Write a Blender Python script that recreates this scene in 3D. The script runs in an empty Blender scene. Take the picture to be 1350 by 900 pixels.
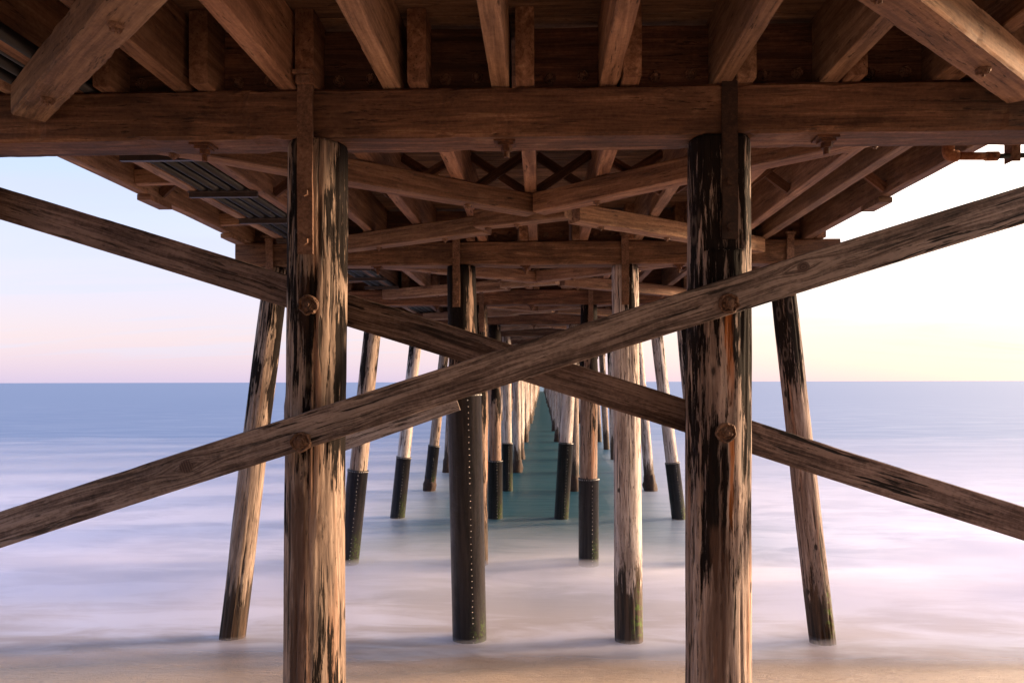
import bpy, bmesh, math, random
from mathutils import Vector, Matrix, noise

R = math.radians
SC = bpy.context.scene
COL = SC.collection

# ------------------------------------------------------------------ camera
CAM_Z = 3.6
F_PX = 930.0                      # focal length in pixels of the 1350 px wide photograph
YAW = R(1.6)
SHX, SHY = 13.0, 53.0
cam_d = bpy.data.cameras.new('camera')
cam_d.sensor_width = 36.0
cam_d.lens = F_PX / 1350 * 36
cam_d.shift_x = -SHX / 1350
cam_d.shift_y = SHY / 1350
cam_d.clip_start = 0.05
cam_d.clip_end = 30000
cam = bpy.data.objects.new('camera', cam_d)
COL.objects.link(cam)
ROLL = R(-0.13)
cam.matrix_world = Matrix.Translation((0, 0, CAM_Z)) @ Matrix.Rotation(YAW, 4, 'Z') @ Matrix.Rotation(R(90), 4, 'X') @ Matrix.Rotation(ROLL, 4, 'Z')
SC.camera = cam


def at(px, py, y):
    """world point seen at photo pixel (px, py) on the vertical plane Y = y (measuring aid)"""
    u, v = (px - 675 - SHX) / F_PX, (450 + SHY - py) / F_PX
    d = Matrix.Rotation(YAW, 3, 'Z') @ Matrix.Rotation(R(90), 3, 'X') @ Matrix.Rotation(ROLL, 3, 'Z') @ Vector((u, v, -1))
    t = y / d.y
    return Vector((d.x * t, y, CAM_Z + d.z * t))


# ------------------------------------------------------------------ sky and sun
SUN_AZ, SUN_EL = R(76), R(5.5)     # azimuth to the right of the pier axis, elevation
SUN_DIR = Vector((math.sin(SUN_AZ) * math.cos(SUN_EL), math.cos(SUN_AZ) * math.cos(SUN_EL), math.sin(SUN_EL)))
SUN_POWER = 5.0
W = bpy.data.worlds.new('World')
SC.world = W
W.use_nodes = True


class NT:
    """small node-tree helper"""
    def __init__(self, tree):
        self.t = tree
        self.n = tree.nodes
        self.n.clear()

    def node(self, typ, **kw):
        nd = self.n.new(typ)
        for k, v in kw.items():
            setattr(nd, k, v)
        return nd

    def link(self, a, b):
        self.t.links.new(a, b)

    def put(self, sock, v):
        if hasattr(v, 'is_output') or hasattr(v, 'links'):
            self.link(v, sock)
        else:
            sock.default_value = v

    def math(self, op, a, b=0.0, c=None, clamp=False):
        nd = self.node('ShaderNodeMath', operation=op, use_clamp=clamp)
        self.put(nd.inputs[0], a)
        self.put(nd.inputs[1], b)
        if c is not None:
            self.put(nd.inputs[2], c)
        return nd.outputs[0]

    def vmath(self, op, a, b=(0, 0, 0)):
        nd = self.node('ShaderNodeVectorMath', operation=op)
        self.put(nd.inputs[0], a)
        self.put(nd.inputs[1], b)
        return nd.outputs['Value'] if op in ('DOT_PRODUCT', 'DISTANCE', 'LENGTH') else nd.outputs[0]

    def ramp(self, fac, stops, interp='LINEAR'):
        nd = self.node('ShaderNodeValToRGB')
        nd.color_ramp.interpolation = interp
        e = nd.color_ramp.elements
        while len(e) < len(stops):
            e.new(0.5)
        for el, (p, c) in zip(e, stops):
            el.position = p
            el.color = (c[0], c[1], c[2], 1) if isinstance(c, (tuple, list)) else (c, c, c, 1)
        self.put(nd.inputs[0], fac)
        return nd.outputs[0]

    def mix(self, fac, a, b, blend='MIX'):
        nd = self.node('ShaderNodeMix', data_type='RGBA', blend_type=blend)
        self.put(nd.inputs[0], fac)
        for s, v in ((nd.inputs[6], a), (nd.inputs[7], b)):
            if isinstance(v, tuple) and len(v) == 3:
                v = (*v, 1)
            self.put(s, v)
        return nd.outputs[2]

    def noise(self, vec, scale, detail=4.0, rough=0.55, dist=0.0, out='Fac'):
        nd = self.node('ShaderNodeTexNoise')
        self.put(nd.inputs['Vector'], vec)
        self.put(nd.inputs['Scale'], scale)
        nd.inputs['Detail'].default_value = detail
        nd.inputs['Roughness'].default_value = rough
        nd.inputs['Distortion'].default_value = dist
        return nd.outputs[out]

    def smooth(self, v, lo, hi):
        nd = self.node('ShaderNodeMapRange', interpolation_type='SMOOTHSTEP')
        self.put(nd.inputs[0], v)
        self.put(nd.inputs[1], lo)
        self.put(nd.inputs[2], hi)
        return nd.outputs[0]

    def sep(self, v):
        nd = self.node('ShaderNodeSeparateXYZ')
        self.put(nd.inputs[0], v)
        return nd.outputs

    def comb(self, x, y, z):
        nd = self.node('ShaderNodeCombineXYZ')
        for s, v in zip(nd.inputs, (x, y, z)):
            self.put(s, v)
        return nd.outputs[0]


def build_world():
    T = NT(W.node_tree)
    tc = T.node('ShaderNodeTexCoord')
    d = T.vmath('NORMALIZE', tc.outputs['Generated'])
    x, y, z = T.sep(d)
    base = T.ramp(T.math('MAXIMUM', z, 0.0), [
        (0.0, (0.54, 0.47, 0.68)), (0.055, (0.62, 0.50, 0.63)), (0.15, (0.55, 0.54, 0.75)),
        (0.30, (0.40, 0.53, 0.82)), (0.60, (0.36, 0.51, 0.88)), (1.0, (0.34, 0.47, 0.82))])
    cosang = T.vmath('DOT_PRODUCT', d, tuple(SUN_DIR))
    h = T.math('MULTIPLY_ADD', cosang, 0.5, 0.5)
    wide = T.math('POWER', h, 4.4)
    # warm western sky: broad glow, redder towards the horizon
    low = T.ramp(T.math('MAXIMUM', z, 0.0), [(0.0, (0.26, 0.12, 0.04)), (0.06, (0.36, 0.20, 0.06)), (0.13, (0.72, 0.52, 0.30)), (0.22, (1.5, 1.2, 0.92)), (0.40, (1.7, 1.42, 1.2)), (0.8, (0.8, 0.75, 0.80))])
    glow = T.mix(1.0, low, T.comb(*[T.math('MULTIPLY', wide, 2.2)] * 3), 'MULTIPLY')
    core = T.math('MULTIPLY', T.math('POWER', h, 36.0), 15.0)
    corec = T.mix(1.0, (1.0, 0.70, 0.42), T.comb(core, core, core), 'MULTIPLY')
    base2 = T.mix(T.math('MULTIPLY', wide, 0.85, clamp=True), base, (0.62, 0.52, 0.42))
    # thin drawn-out clouds
    cz = T.math('ADD', T.math('ABSOLUTE', z), 0.12)
    cv = T.comb(T.math('DIVIDE', x, cz), T.math('DIVIDE', y, cz), 0.0)
    cn = T.noise(T.vmath('MULTIPLY', cv, (0.40, 1.5, 1)), 1.15, 7, 0.58, 0.9)
    cm = T.math('MULTIPLY', T.smooth(cn, 0.47, 0.66), T.smooth(z, 0.004, 0.05))
    cloud = T.mix(T.math('MULTIPLY', wide, 1.6, clamp=True), (0.52, 0.53, 0.76), (0.86, 0.62, 0.44))
    sky = T.mix(1.0, T.mix(1.0, base2, glow, 'ADD'), corec, 'ADD')
    sky = T.mix(T.math('MULTIPLY', cm, 0.6), sky, cloud)
    nish = T.node('ShaderNodeTexSky', sky_type='NISHITA')
    nish.sun_disc = False
    nish.sun_elevation = SUN_EL
    nish.sun_rotation = SUN_AZ
    b1 = T.node('ShaderNodeBackground')
    T.link(nish.outputs[0], b1.inputs[0])
    b1.inputs[1].default_value = 0.05
    b2 = T.node('ShaderNodeBackground')
    T.link(sky, b2.inputs[0])
    b2.inputs[1].default_value = 0.66
    add = T.node('ShaderNodeAddShader')
    T.link(b1.outputs[0], add.inputs[0])
    T.link(b2.outputs[0], add.inputs[1])
    out = T.node('ShaderNodeOutputWorld')
    T.link(add.outputs[0], out.inputs[0])


build_world()
sun_d = bpy.data.lights.new('sun', 'SUN')
sun_d.energy = SUN_POWER
sun_d.angle = R(5)
sun_d.color = (1.0, 0.68, 0.42)
sun = bpy.data.objects.new('sun', sun_d)
sun.rotation_euler = SUN_DIR.to_track_quat('Z', 'Y').to_euler()
sun.location = (30, 10, 12)
COL.objects.link(sun)
vs = SC.view_settings
vs.view_transform = 'Standard'
vs.look = 'None'
vs.exposure = 0.85
vs.gamma = 1.0
vs.use_curve_mapping = False
SC.cycles.max_bounces = 8
SC.cycles.diffuse_bounces = 5
SC.cycles.glossy_bounces = 4
SC.cycles.transparent_max_bounces = 8
SC.cycles.volume_bounces = 3
SC.cycles.use_denoising = True


# ------------------------------------------------------------------ materials
def new_mat(name):
    m = bpy.data.materials.new(name)
    m.use_nodes = True
    return m, NT(m.node_tree)


def finish(T, color, rough, bump_h=None, bump_d=0.01, bump_s=1.0, spec=0.3, metal=0.0):
    p = T.node('ShaderNodeBsdfPrincipled')
    T.put(p.inputs['Base Color'], color)
    T.put(p.inputs['Roughness'], rough)
    T.put(p.inputs['Metallic'], metal)
    p.inputs['Specular IOR Level'].default_value = spec
    if bump_h is not None:
        b = T.node('ShaderNodeBump')
        b.inputs['Strength'].default_value = bump_s
        b.inputs['Distance'].default_value = bump_d
        T.put(b.inputs['Height'], bump_h)
        T.link(b.outputs[0], p.inputs['Normal'])
    o = T.node('ShaderNodeOutputMaterial')
    T.link(p.outputs[0], o.inputs[0])
    return p


def obj_coords(T):
    tc = T.node('ShaderNodeTexCoord')
    oi = T.node('ShaderNodeObjectInfo')
    rnd = oi.outputs['Random']
    off = T.comb(T.math('MULTIPLY', rnd, 37.0), T.math('MULTIPLY', rnd, 91.0), T.math('MULTIPLY', rnd, 53.0))
    return tc.outputs['Object'], rnd, off


def timber_mat(name, dark, mid, light, grain=1.0, crack=0.5, stain=0.5, knots=(), line_scale=95.0, con=1.0):
    """sawn weathered timber; the grain runs along local X"""
    m, T = new_mat(name)
    co, rnd, off = obj_coords(T)
    x, y, z = T.sep(co)
    swirl = 0.0
    kmask = 0.0
    for (kx, kz, kr) in knots:
        dd = T.vmath('DISTANCE', T.vmath('MULTIPLY', co, (0.55, 0, 1)), (kx * 0.55, 0, kz))
        g = T.math('POWER', 2.718, T.math('MULTIPLY', T.math('POWER', T.math('DIVIDE', dd, kr * 1.3), 2.0), -1.0))
        sgn = T.math('SIGN', T.math('SUBTRACT', z, kz))
        swirl = T.math('ADD', swirl, T.math('MULTIPLY', T.math('MULTIPLY', g, sgn), -kr * 0.9))
        d2 = T.vmath('DISTANCE', T.vmath('MULTIPLY', co, (0.85, 0, 1)), (kx * 0.85, 0, kz))
        kmask = T.math('MAXIMUM', kmask, T.math('SUBTRACT', 1.0, T.smooth(d2, kr * 0.55, kr * 0.8)))
    base = T.vmath('ADD', T.comb(x, y, T.math('ADD', z, swirl)), off)
    warp = T.noise(T.vmath('MULTIPLY', base, (0.7, 3, 3)), 1.0, 3, 0.5, 0, 'Color')
    base2 = T.vmath('ADD', base, T.vmath('MULTIPLY', T.vmath('SUBTRACT', warp, (0.5, 0.5, 0.5)), (0, 0.10, 0.10)))
    fine = T.noise(T.vmath('MULTIPLY', base2, (2.2, line_scale, line_scale)), 1.0, 5, 0.65)
    med = T.noise(T.vmath('MULTIPLY', base2, (1.1, 17, 17)), 1.0, 5, 0.6, 0.4)
    blot = T.noise(T.vmath('MULTIPLY', base, (1.5, 3, 3)), 1.0, 5, 0.62, 0.5)
    spots = T.noise(base, 38.0, 5, 0.7)
    v = T.math('ADD', T.math('MULTIPLY', fine, 0.42 * grain), T.math('MULTIPLY', med, 0.62))
    v = T.math('ADD', v, T.math('MULTIPLY', T.math('SUBTRACT', spots, 0.5), 0.22))
    c = T.ramp(v, [(0.52 - 0.12 * con, dark), (0.52, mid), (0.52 + 0.13 * con, light)])
    c = T.mix(T.math('MULTIPLY', T.smooth(blot, 0.42, 0.70), stain), c, T.mix(0.5, dark, (0.02, 0.014, 0.012)))
    salt = T.noise(T.vmath('MULTIPLY', base, (2.2, 5, 5)), 1.0, 6, 0.65, 0.4)
    c = T.mix(T.math('MULTIPLY', T.smooth(salt, 0.56, 0.72), 0.35), c, light)
    # per-piece tone
    tone = T.math('MULTIPLY_ADD', rnd, 0.60, 0.70)
    hue = T.math('FRACT', T.math('MULTIPLY', rnd, 7.31))
    c = T.mix(1.0, c, T.comb(tone, T.math('MULTIPLY', tone, T.math('MULTIPLY_ADD', hue, 0.16, 0.94)), T.math('MULTIPLY', tone, T.math('MULTIPLY_ADD', hue, 0.20, 0.90))), 'MULTIPLY')
    cr = T.noise(T.vmath('MULTIPLY', base2, (1.5, 30, 30)), 1.0, 4, 0.6, 0.2)
    crm = T.math('MULTIPLY', T.smooth(cr, 0.555, 0.60), T.smooth(T.noise(T.vmath('MULTIPLY', base, (1, 3, 3)), 0.9, 2, 0.5), 0.40, 0.62))
    c = T.mix(T.math('MULTIPLY', crm, crack), c, (0.010, 0.007, 0.006))
    pk_ = T.noise(T.vmath('MULTIPLY', base2, (6.0, 60, 60)), 1.0, 5, 0.68)
    pkm = T.math('MULTIPLY', T.smooth(pk_, 0.60, 0.64), T.smooth(blot, 0.36, 0.56))
    c = T.mix(T.math('MULTIPLY', pkm, 0.75), c, (0.014, 0.009, 0.008))
    h = T.math('ADD', T.math('MULTIPLY', fine, 0.30 * grain), T.math('MULTIPLY', med, 0.6))
    h = T.math('SUBTRACT', h, T.math('MULTIPLY', pkm, 0.5))
    h = T.math('SUBTRACT', h, T.math('MULTIPLY', crm, 0.9 * crack))
    if knots:
        rings = T.math('SINE', T.math('MULTIPLY', d2, 480.0))
        c = T.mix(kmask, c, T.mix(T.math('MULTIPLY_ADD', rings, 0.3, 0.4), mid, dark))
        h = T.math('ADD', h, T.math('MULTIPLY', kmask, T.math('MULTIPLY_ADD', rings, 0.1, 0.25)))
    finish(T, c, T.math('MULTIPLY_ADD', med, 0.25, 0.62), h, 0.012, 0.9, 0.25)
    return m


def pile_mat(name, dark, mid, light, tar=0.0, tar_z=(2.2, 4.6), wet_z=0.9, orange=0.3, green=0.0, runs=()):
    """round log pile; the grain runs along local Z, z = height above the water"""
    m, T = new_mat(name)
    co, rnd, off = obj_coords(T)
    x, y, z = T.sep(co)
    base = T.vmath('ADD', co, off)
    warp = T.noise(T.vmath('MULTIPLY', base, (3, 3, 0.8)), 1.0, 3, 0.5, 0, 'Color')
    b2 = T.vmath('ADD', base, T.vmath('MULTIPLY', T.vmath('SUBTRACT', warp, (0.5, 0.5, 0.5)), (0.10, 0.10, 0)))
    fine = T.noise(T.vmath('MULTIPLY', b2, (60, 60, 2.4)), 1.0, 7, 0.74)
    med = T.noise(T.vmath('MULTIPLY', b2, (13, 13, 0.8)), 1.0, 5, 0.6, 0.4)
    blot = T.noise(T.vmath('MULTIPLY', base, (5, 5, 0.9)), 1.0, 5, 0.6)
    v = T.math('ADD', T.math('MULTIPLY', fine, 0.55), T.math('MULTIPLY', med, 0.45))
    c = T.ramp(v, [(0.39, dark), (0.50, mid), (0.62, light)])
    # orange weeping streaks
    ost = T.smooth(T.noise(T.vmath('MULTIPLY', b2, (9, 9, 0.35)), 1.0, 4, 0.55), 0.56, 0.70)
    c = T.mix(T.math('MULTIPLY', ost, orange), c, (0.33, 0.115, 0.035))
    # dark bleeding stains
    c = T.mix(T.math('MULTIPLY', T.smooth(blot, 0.50, 0.72), 0.55), c, (0.055, 0.032, 0.024))
    # peeling creosote skin
    flakes = T.noise(T.vmath('MULTIPLY', b2, (42, 42, 3.0)), 1.0, 7, 0.70, 0.15)
    patch = T.noise(T.vmath('MULTIPLY', base, (4.2, 4.2, 0.75)), 1.0, 4, 0.55, 0.6)
    hb = T.smooth(z, tar_z[0], tar_z[1])
    tv = T.math('ADD', T.math('ADD', T.math('MULTIPLY', flakes, 0.62), T.math('MULTIPLY', patch, 0.95)), T.math('MULTIPLY', hb, 0.17))
    tv = T.math('SUBTRACT', tv, 0.06)
    tv = T.math('ADD', tv, tar - 0.5)
    tm = T.smooth(tv, 0.385, 0.425)
    c = T.mix(tm, c, T.ramp(fine, [(0.3, (0.006, 0.005, 0.005)), (0.8, (0.020, 0.014, 0.012))]))
    # drying checks
    cr = T.noise(T.vmath('MULTIPLY', b2, (30, 30, 0.9)), 1.0, 3, 0.55, 0.1)
    crm = T.smooth(cr, 0.60, 0.65)
    c = T.mix(T.math('MULTIPLY', crm, 0.85), c, (0.012, 0.008, 0.007))
    pk_ = T.noise(T.vmath('MULTIPLY', b2, (58, 58, 7.0)), 1.0, 5, 0.68)
    pkm = T.math('MULTIPLY', T.smooth(pk_, 0.585, 0.625), T.smooth(blot, 0.40, 0.58))
    c = T.mix(T.math('MULTIPLY', pkm, 0.85), c, (0.020, 0.012, 0.010))
    # knots
    vo = T.node('ShaderNodeTexVoronoi')
    T.link(T.vmath('MULTIPLY', T.vmath('ADD', base, T.vmath('MULTIPLY', T.vmath('SUBTRACT', warp, (0.5, 0.5, 0.5)), (0.1, 0.1, 0.2))), (4.6, 4.6, 2.1)), vo.inputs['Vector'])
    vo.inputs['Scale'].default_value = 1.0
    kd = vo.outputs['Distance']
    knm = T.math('SUBTRACT', 1.0, T.smooth(kd, 0.065, 0.10))
    knr = T.math('MULTIPLY', T.smooth(kd, 0.10, 0.15), T.math('SUBTRACT', 1.0, T.smooth(kd, 0.17, 0.24)))
    c = T.mix(T.math('MULTIPLY', knm, 0.9), c, (0.014, 0.009, 0.008))
    c = T.mix(T.math('MULTIPLY', knr, 0.15), c, light)
    for (rx, rz, rl, rw, rc) in runs:
        wob = T.math('MULTIPLY', T.math('SUBTRACT', T.noise(T.vmath('MULTIPLY', base, (20, 20, 2.5)), 1.0, 4, 0.6), 0.5), rw * 3.0)
        mx_ = T.math('SUBTRACT', 1.0, T.smooth(T.math('ABSOLUTE', T.math('ADD', T.math('SUBTRACT', x, rx), wob)), rw * 0.3, rw))
        mz_ = T.math('MULTIPLY', T.math('SUBTRACT', 1.0, T.smooth(z, rz - 0.03, rz + 0.05)), T.smooth(z, rz - rl, rz - rl * 0.25))
        c = T.mix(T.math('MULTIPLY', T.math('MULTIPLY', mx_, mz_), 0.8), c, rc)
    # tidal zone: wet, dark, a little weed
    zn = T.math('ADD', z, T.math('MULTIPLY', T.math('SUBTRACT', T.noise(T.vmath('MULTIPLY', base, (22, 22, 1.5)), 1.0, 6, 0.68), 0.5), 2.2))
    wet = T.math('SUBTRACT', 1.0, T.smooth(zn, wet_z - 0.06, wet_z + 0.06))
    c = T.mix(T.math('MULTIPLY', wet, 0.95), c, T.ramp(med, [(0.4, (0.008, 0.006, 0.005)), (0.62, (0.060, 0.030, 0.015))]))
    if green:
        gm = T.math('MULTIPLY', T.smooth(T.noise(base, 14.0, 5, 0.7), 0.50, 0.60), T.math('MULTIPLY', T.smooth(z, 0.22, 0.40), T.math('SUBTRACT', 1.0, T.smooth(zn, 0.6, 0.9))))
        gm = T.math('MULTIPLY', gm, T.smooth(x, -0.02, 0.10))
        c = T.mix(T.math('MULTIPLY', gm, green), c, (0.075, 0.14, 0.015))
    tone = T.math('MULTIPLY_ADD', rnd, 0.30, 0.86)
    c = T.mix(1.0, c, T.comb(tone, tone, tone), 'MULTIPLY')
    h = T.math('ADD', T.math('MULTIPLY', fine, 0.25), T.math('MULTIPLY', med, 0.6))
    h = T.math('SUBTRACT', h, T.math('ADD', T.math('MULTIPLY', crm, 0.9), T.math('MULTIPLY', pkm, 0.5)))
    h = T.math('SUBTRACT', T.math('ADD', h, T.math('MULTIPLY', tm, 0.28)), T.math('MULTIPLY', knm, 0.6))
    rough = T.math('SUBTRACT', T.math('MULTIPLY_ADD', med, 0.2, 0.66), T.math('MULTIPLY', wet, 0.12))
    pb = finish(T, c, rough, h, 0.014, 0.9, 0.3)
    T.put(pb.inputs['Specular IOR Level'], T.math('MULTIPLY_ADD', tm, -0.24, 0.3))
    return m


def rust_mat(name, a=(0.03, 0.015, 0.010), b=(0.16, 0.055, 0.022), hi=(0.30, 0.12, 0.05), metal=0.15):
    m, T = new_mat(name)
    co, rnd, off = obj_coords(T)
    p = T.vmath('ADD', co, off)
    n = T.noise(p, 45.0, 6, 0.7)
    n2 = T.noise(p, 9.0, 4, 0.6)
    c = T.ramp(T.math('ADD', T.math('MULTIPLY', n, 0.6), T.math('MULTIPLY', n2, 0.5)), [(0.38, a), (0.56, b), (0.76, hi)])
    finish(T, c, T.math('MULTIPLY_ADD', n2, 0.3, 0.55), n, 0.006, 0.9, 0.3, metal)
    return m


def jacket_mat():
    m, T = new_mat('pile_jacket_sheet')
    co, rnd, off = obj_coords(T)
    p = T.vmath('ADD', co, off)
    x, y, z = T.sep(co)
    n = T.noise(T.vmath('MULTIPLY', p, (20, 20, 1.2)), 1.0, 5, 0.6)
    n2 = T.noise(p, 7.0, 4, 0.6)
    c = T.ramp(n, [(0.38, (0.008, 0.007, 0.007)), (0.62, (0.030, 0.023, 0.022))])
    zn = T.math('ADD', z, T.math('MULTIPLY', T.math('SUBTRACT', n2, 0.5), 1.2))
    gm = T.math('MULTIPLY', T.math('MULTIPLY', T.smooth(T.noise(p, 26.0, 5, 0.7), 0.48, 0.60), T.math('SUBTRACT', 1.0, T.smooth(zn, 0.25, 0.75))), T.smooth(x, 0.0, 0.12))
    c = T.mix(T.math('MULTIPLY', gm, 0.8), c, (0.06, 0.10, 0.015))
    finish(T, c, T.math('MULTIPLY_ADD', n2, 0.4, 0.26), T.math('ADD', n2, T.math('MULTIPLY', n, 0.3)), 0.012, 0.7, 0.4)
    return m


def plain_mat(name, col, rough=0.5, metal=0.0, var=0.25, scale=20.0):
    m, T = new_mat(name)
    co, rnd, off = obj_coords(T)
    n = T.noise(T.vmath('ADD', co, off), scale, 5, 0.65)
    c = T.ramp(n, [(0.3, tuple(k * (1 - var) for k in col)), (0.7, tuple(min(1, k * (1 + var)) for k in col))])
    finish(T, c, rough, n, 0.003, 0.5, 0.4, metal)
    return m


M = {}
M['cap'] = timber_mat('cap_timber', (0.066, 0.030, 0.018), (0.178, 0.087, 0.052), (0.40, 0.235, 0.145), 0.7, 0.25, 0.70, line_scale=60, con=1.35)
M['stringer'] = timber_mat('stringer_timber', (0.135, 0.066, 0.040), (0.28, 0.15, 0.094), (0.47, 0.29, 0.185), 0.7, 0.2, 0.5, line_scale=60, con=1.3)
M['diag'] = timber_mat('diagonal_timber', (0.14, 0.070, 0.042), (0.30, 0.165, 0.10), (0.49, 0.31, 0.195), 0.7, 0.3, 0.4, line_scale=60, con=1.25)
M['dark'] = timber_mat('creosoted_board', (0.055, 0.024, 0.016), (0.115, 0.052, 0.033), (0.21, 0.10, 0.062), 0.8, 0.3, 0.5)
M['plank'] = timber_mat('deck_plank_timber', (0.10, 0.052, 0.033), (0.21, 0.11, 0.068), (0.32, 0.19, 0.12), 0.8, 0.3, 0.5)
M['brace'] = timber_mat('cross_brace_timber', (0.028, 0.017, 0.015), (0.095, 0.060, 0.051), (0.24, 0.17, 0.15), 1.25, 1.0, 0.35, line_scale=85)
M['brace_pale'] = timber_mat('bleached_brace_timber', (0.14, 0.10, 0.085), (0.36, 0.29, 0.26), (0.56, 0.48, 0.45), 1.2, 0.8, 0.3)
M['pile'] = pile_mat('pile_log', (0.11, 0.076, 0.062), (0.26, 0.19, 0.152), (0.44, 0.345, 0.285), 0.015, orange=0.22)
M['pile_tar'] = pile_mat('pile_log_tarred', (0.10, 0.055, 0.040), (0.24, 0.145, 0.10), (0.42, 0.30, 0.23), 0.10, orange=0.6)
M['pile_pale'] = pile_mat('pile_log_bleached', (0.22, 0.165, 0.145), (0.47, 0.39, 0.355), (0.63, 0.56, 0.52) , -0.03 , orange=0.35, green=0.0)
M['pile_weed'] = pile_mat('pile_log_bleached_weedy', (0.22, 0.165, 0.145), (0.47, 0.39, 0.355), (0.63, 0.56, 0.52) , -0.03 , wet_z=1.12, orange=0.35, green=0.9)
M['pile_front'] = pile_mat('pile_log_front', (0.095, 0.064, 0.052), (0.235, 0.165, 0.128), (0.46, 0.345, 0.275), 0.060, (2.3, 4.4), orange=0.30, runs=((-0.06, 2.95, 2.6, 0.07, (0.075, 0.036, 0.022)), (-0.02, 4.25, 0.5, 0.05, (0.05, 0.026, 0.018))))
M['pile_front_tar'] = pile_mat('pile_log_front_tarred', (0.105, 0.070, 0.058), (0.24, 0.172, 0.142), (0.42, 0.325, 0.275), 0.050, (2.1, 3.6), orange=0.45, runs=((0.04, 3.28, 0.75, 0.022, (0.36, 0.12, 0.03)), (0.02, 4.05, 0.75, 0.03, (0.30, 0.10, 0.03)), (-0.03, 2.7, 2.4, 0.09, (0.075, 0.042, 0.030))))
M['pile_dark'] = pile_mat('pile_log_darkened', (0.075, 0.048, 0.040), (0.17, 0.115, 0.095), (0.34, 0.255, 0.22), 0.05, orange=0.3, green=0.8)
M['rust'] = rust_mat('rusty_iron', (0.022, 0.012, 0.010), (0.09, 0.038, 0.021), (0.22, 0.095, 0.045))
M['rust_bright'] = rust_mat('bright_rusty_iron', (0.030, 0.018, 0.014), (0.115, 0.062, 0.040), (0.27, 0.155, 0.095))
M['strap'] = rust_mat('dull_rusty_strap', (0.05, 0.026, 0.018), (0.16, 0.085, 0.055), (0.28, 0.165, 0.11))
M['strap_dark'] = rust_mat('tarred_strap', (0.012, 0.008, 0.007), (0.035, 0.018, 0.013), (0.09, 0.045, 0.028))
M['jacket'] = jacket_mat()
M['rivet'] = plain_mat('rivet_head', (0.55, 0.50, 0.46), 0.35, 0.6)
M['pipe'] = plain_mat('grey_conduit', (0.014, 0.013, 0.016), 0.36, 0.1)
M['hanger'] = plain_mat('painted_hanger_bar', (0.05, 0.036, 0.034), 0.5, 0.2)
M['copper'] = rust_mat('rusty_pipe', (0.06, 0.022, 0.012), (0.22, 0.085, 0.04), (0.40, 0.19, 0.09), 0.5)
M['rod'] = plain_mat('dark_green_pipe', (0.035, 0.045, 0.042), 0.4, 0.4)
M['box'] = plain_mat('weathered_grey_box', (0.30, 0.27, 0.27), 0.7)


def sand_mat():
    m, T = new_mat('beach_sand')
    g = T.node('ShaderNodeNewGeometry')
    p = g.outputs['Position']
    x, y, z = T.sep(p)
    n = T.noise(p, 1.2, 5, 0.6)
    f = T.noise(p, 60.0, 4, 0.7)
    c = T.ramp(T.math('ADD', T.math('MULTIPLY', n, 0.6), T.math('MULTIPLY', f, 0.4)), [(0.35, (0.54, 0.375, 0.26)), (0.65, (0.70, 0.52, 0.38))])
    edge = T.math('ADD', y, T.math('MULTIPLY', T.math('SUBTRACT', T.noise(T.vmath('MULTIPLY', p, (0.35, 0.9, 1)), 1.0, 4, 0.55), 0.5), 1.6))
    wet = T.smooth(edge, 7.0, 8.1)
    c = T.mix(T.math('MULTIPLY', wet, 0.45), c, (0.30, 0.21, 0.155))
    gr = T.noise(p, 22.0, 6, 0.75)
    c = T.mix(T.math('MULTIPLY', T.smooth(gr, 0.56, 0.66), 0.45), c, (0.16, 0.10, 0.07))
    rip = T.noise(T.vmath('MULTIPLY', p, (4.0, 13.0, 1)), 1.0, 6, 0.70, 0.6)
    hh = T.math('ADD', T.math('MULTIPLY', rip, 0.7), T.math('MULTIPLY', f, 0.3))
    finish(T, c, T.math('MULTIPLY_ADD', wet, -0.58, 0.85), hh, 0.07, 1.0, 0.4)
    return m


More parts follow.
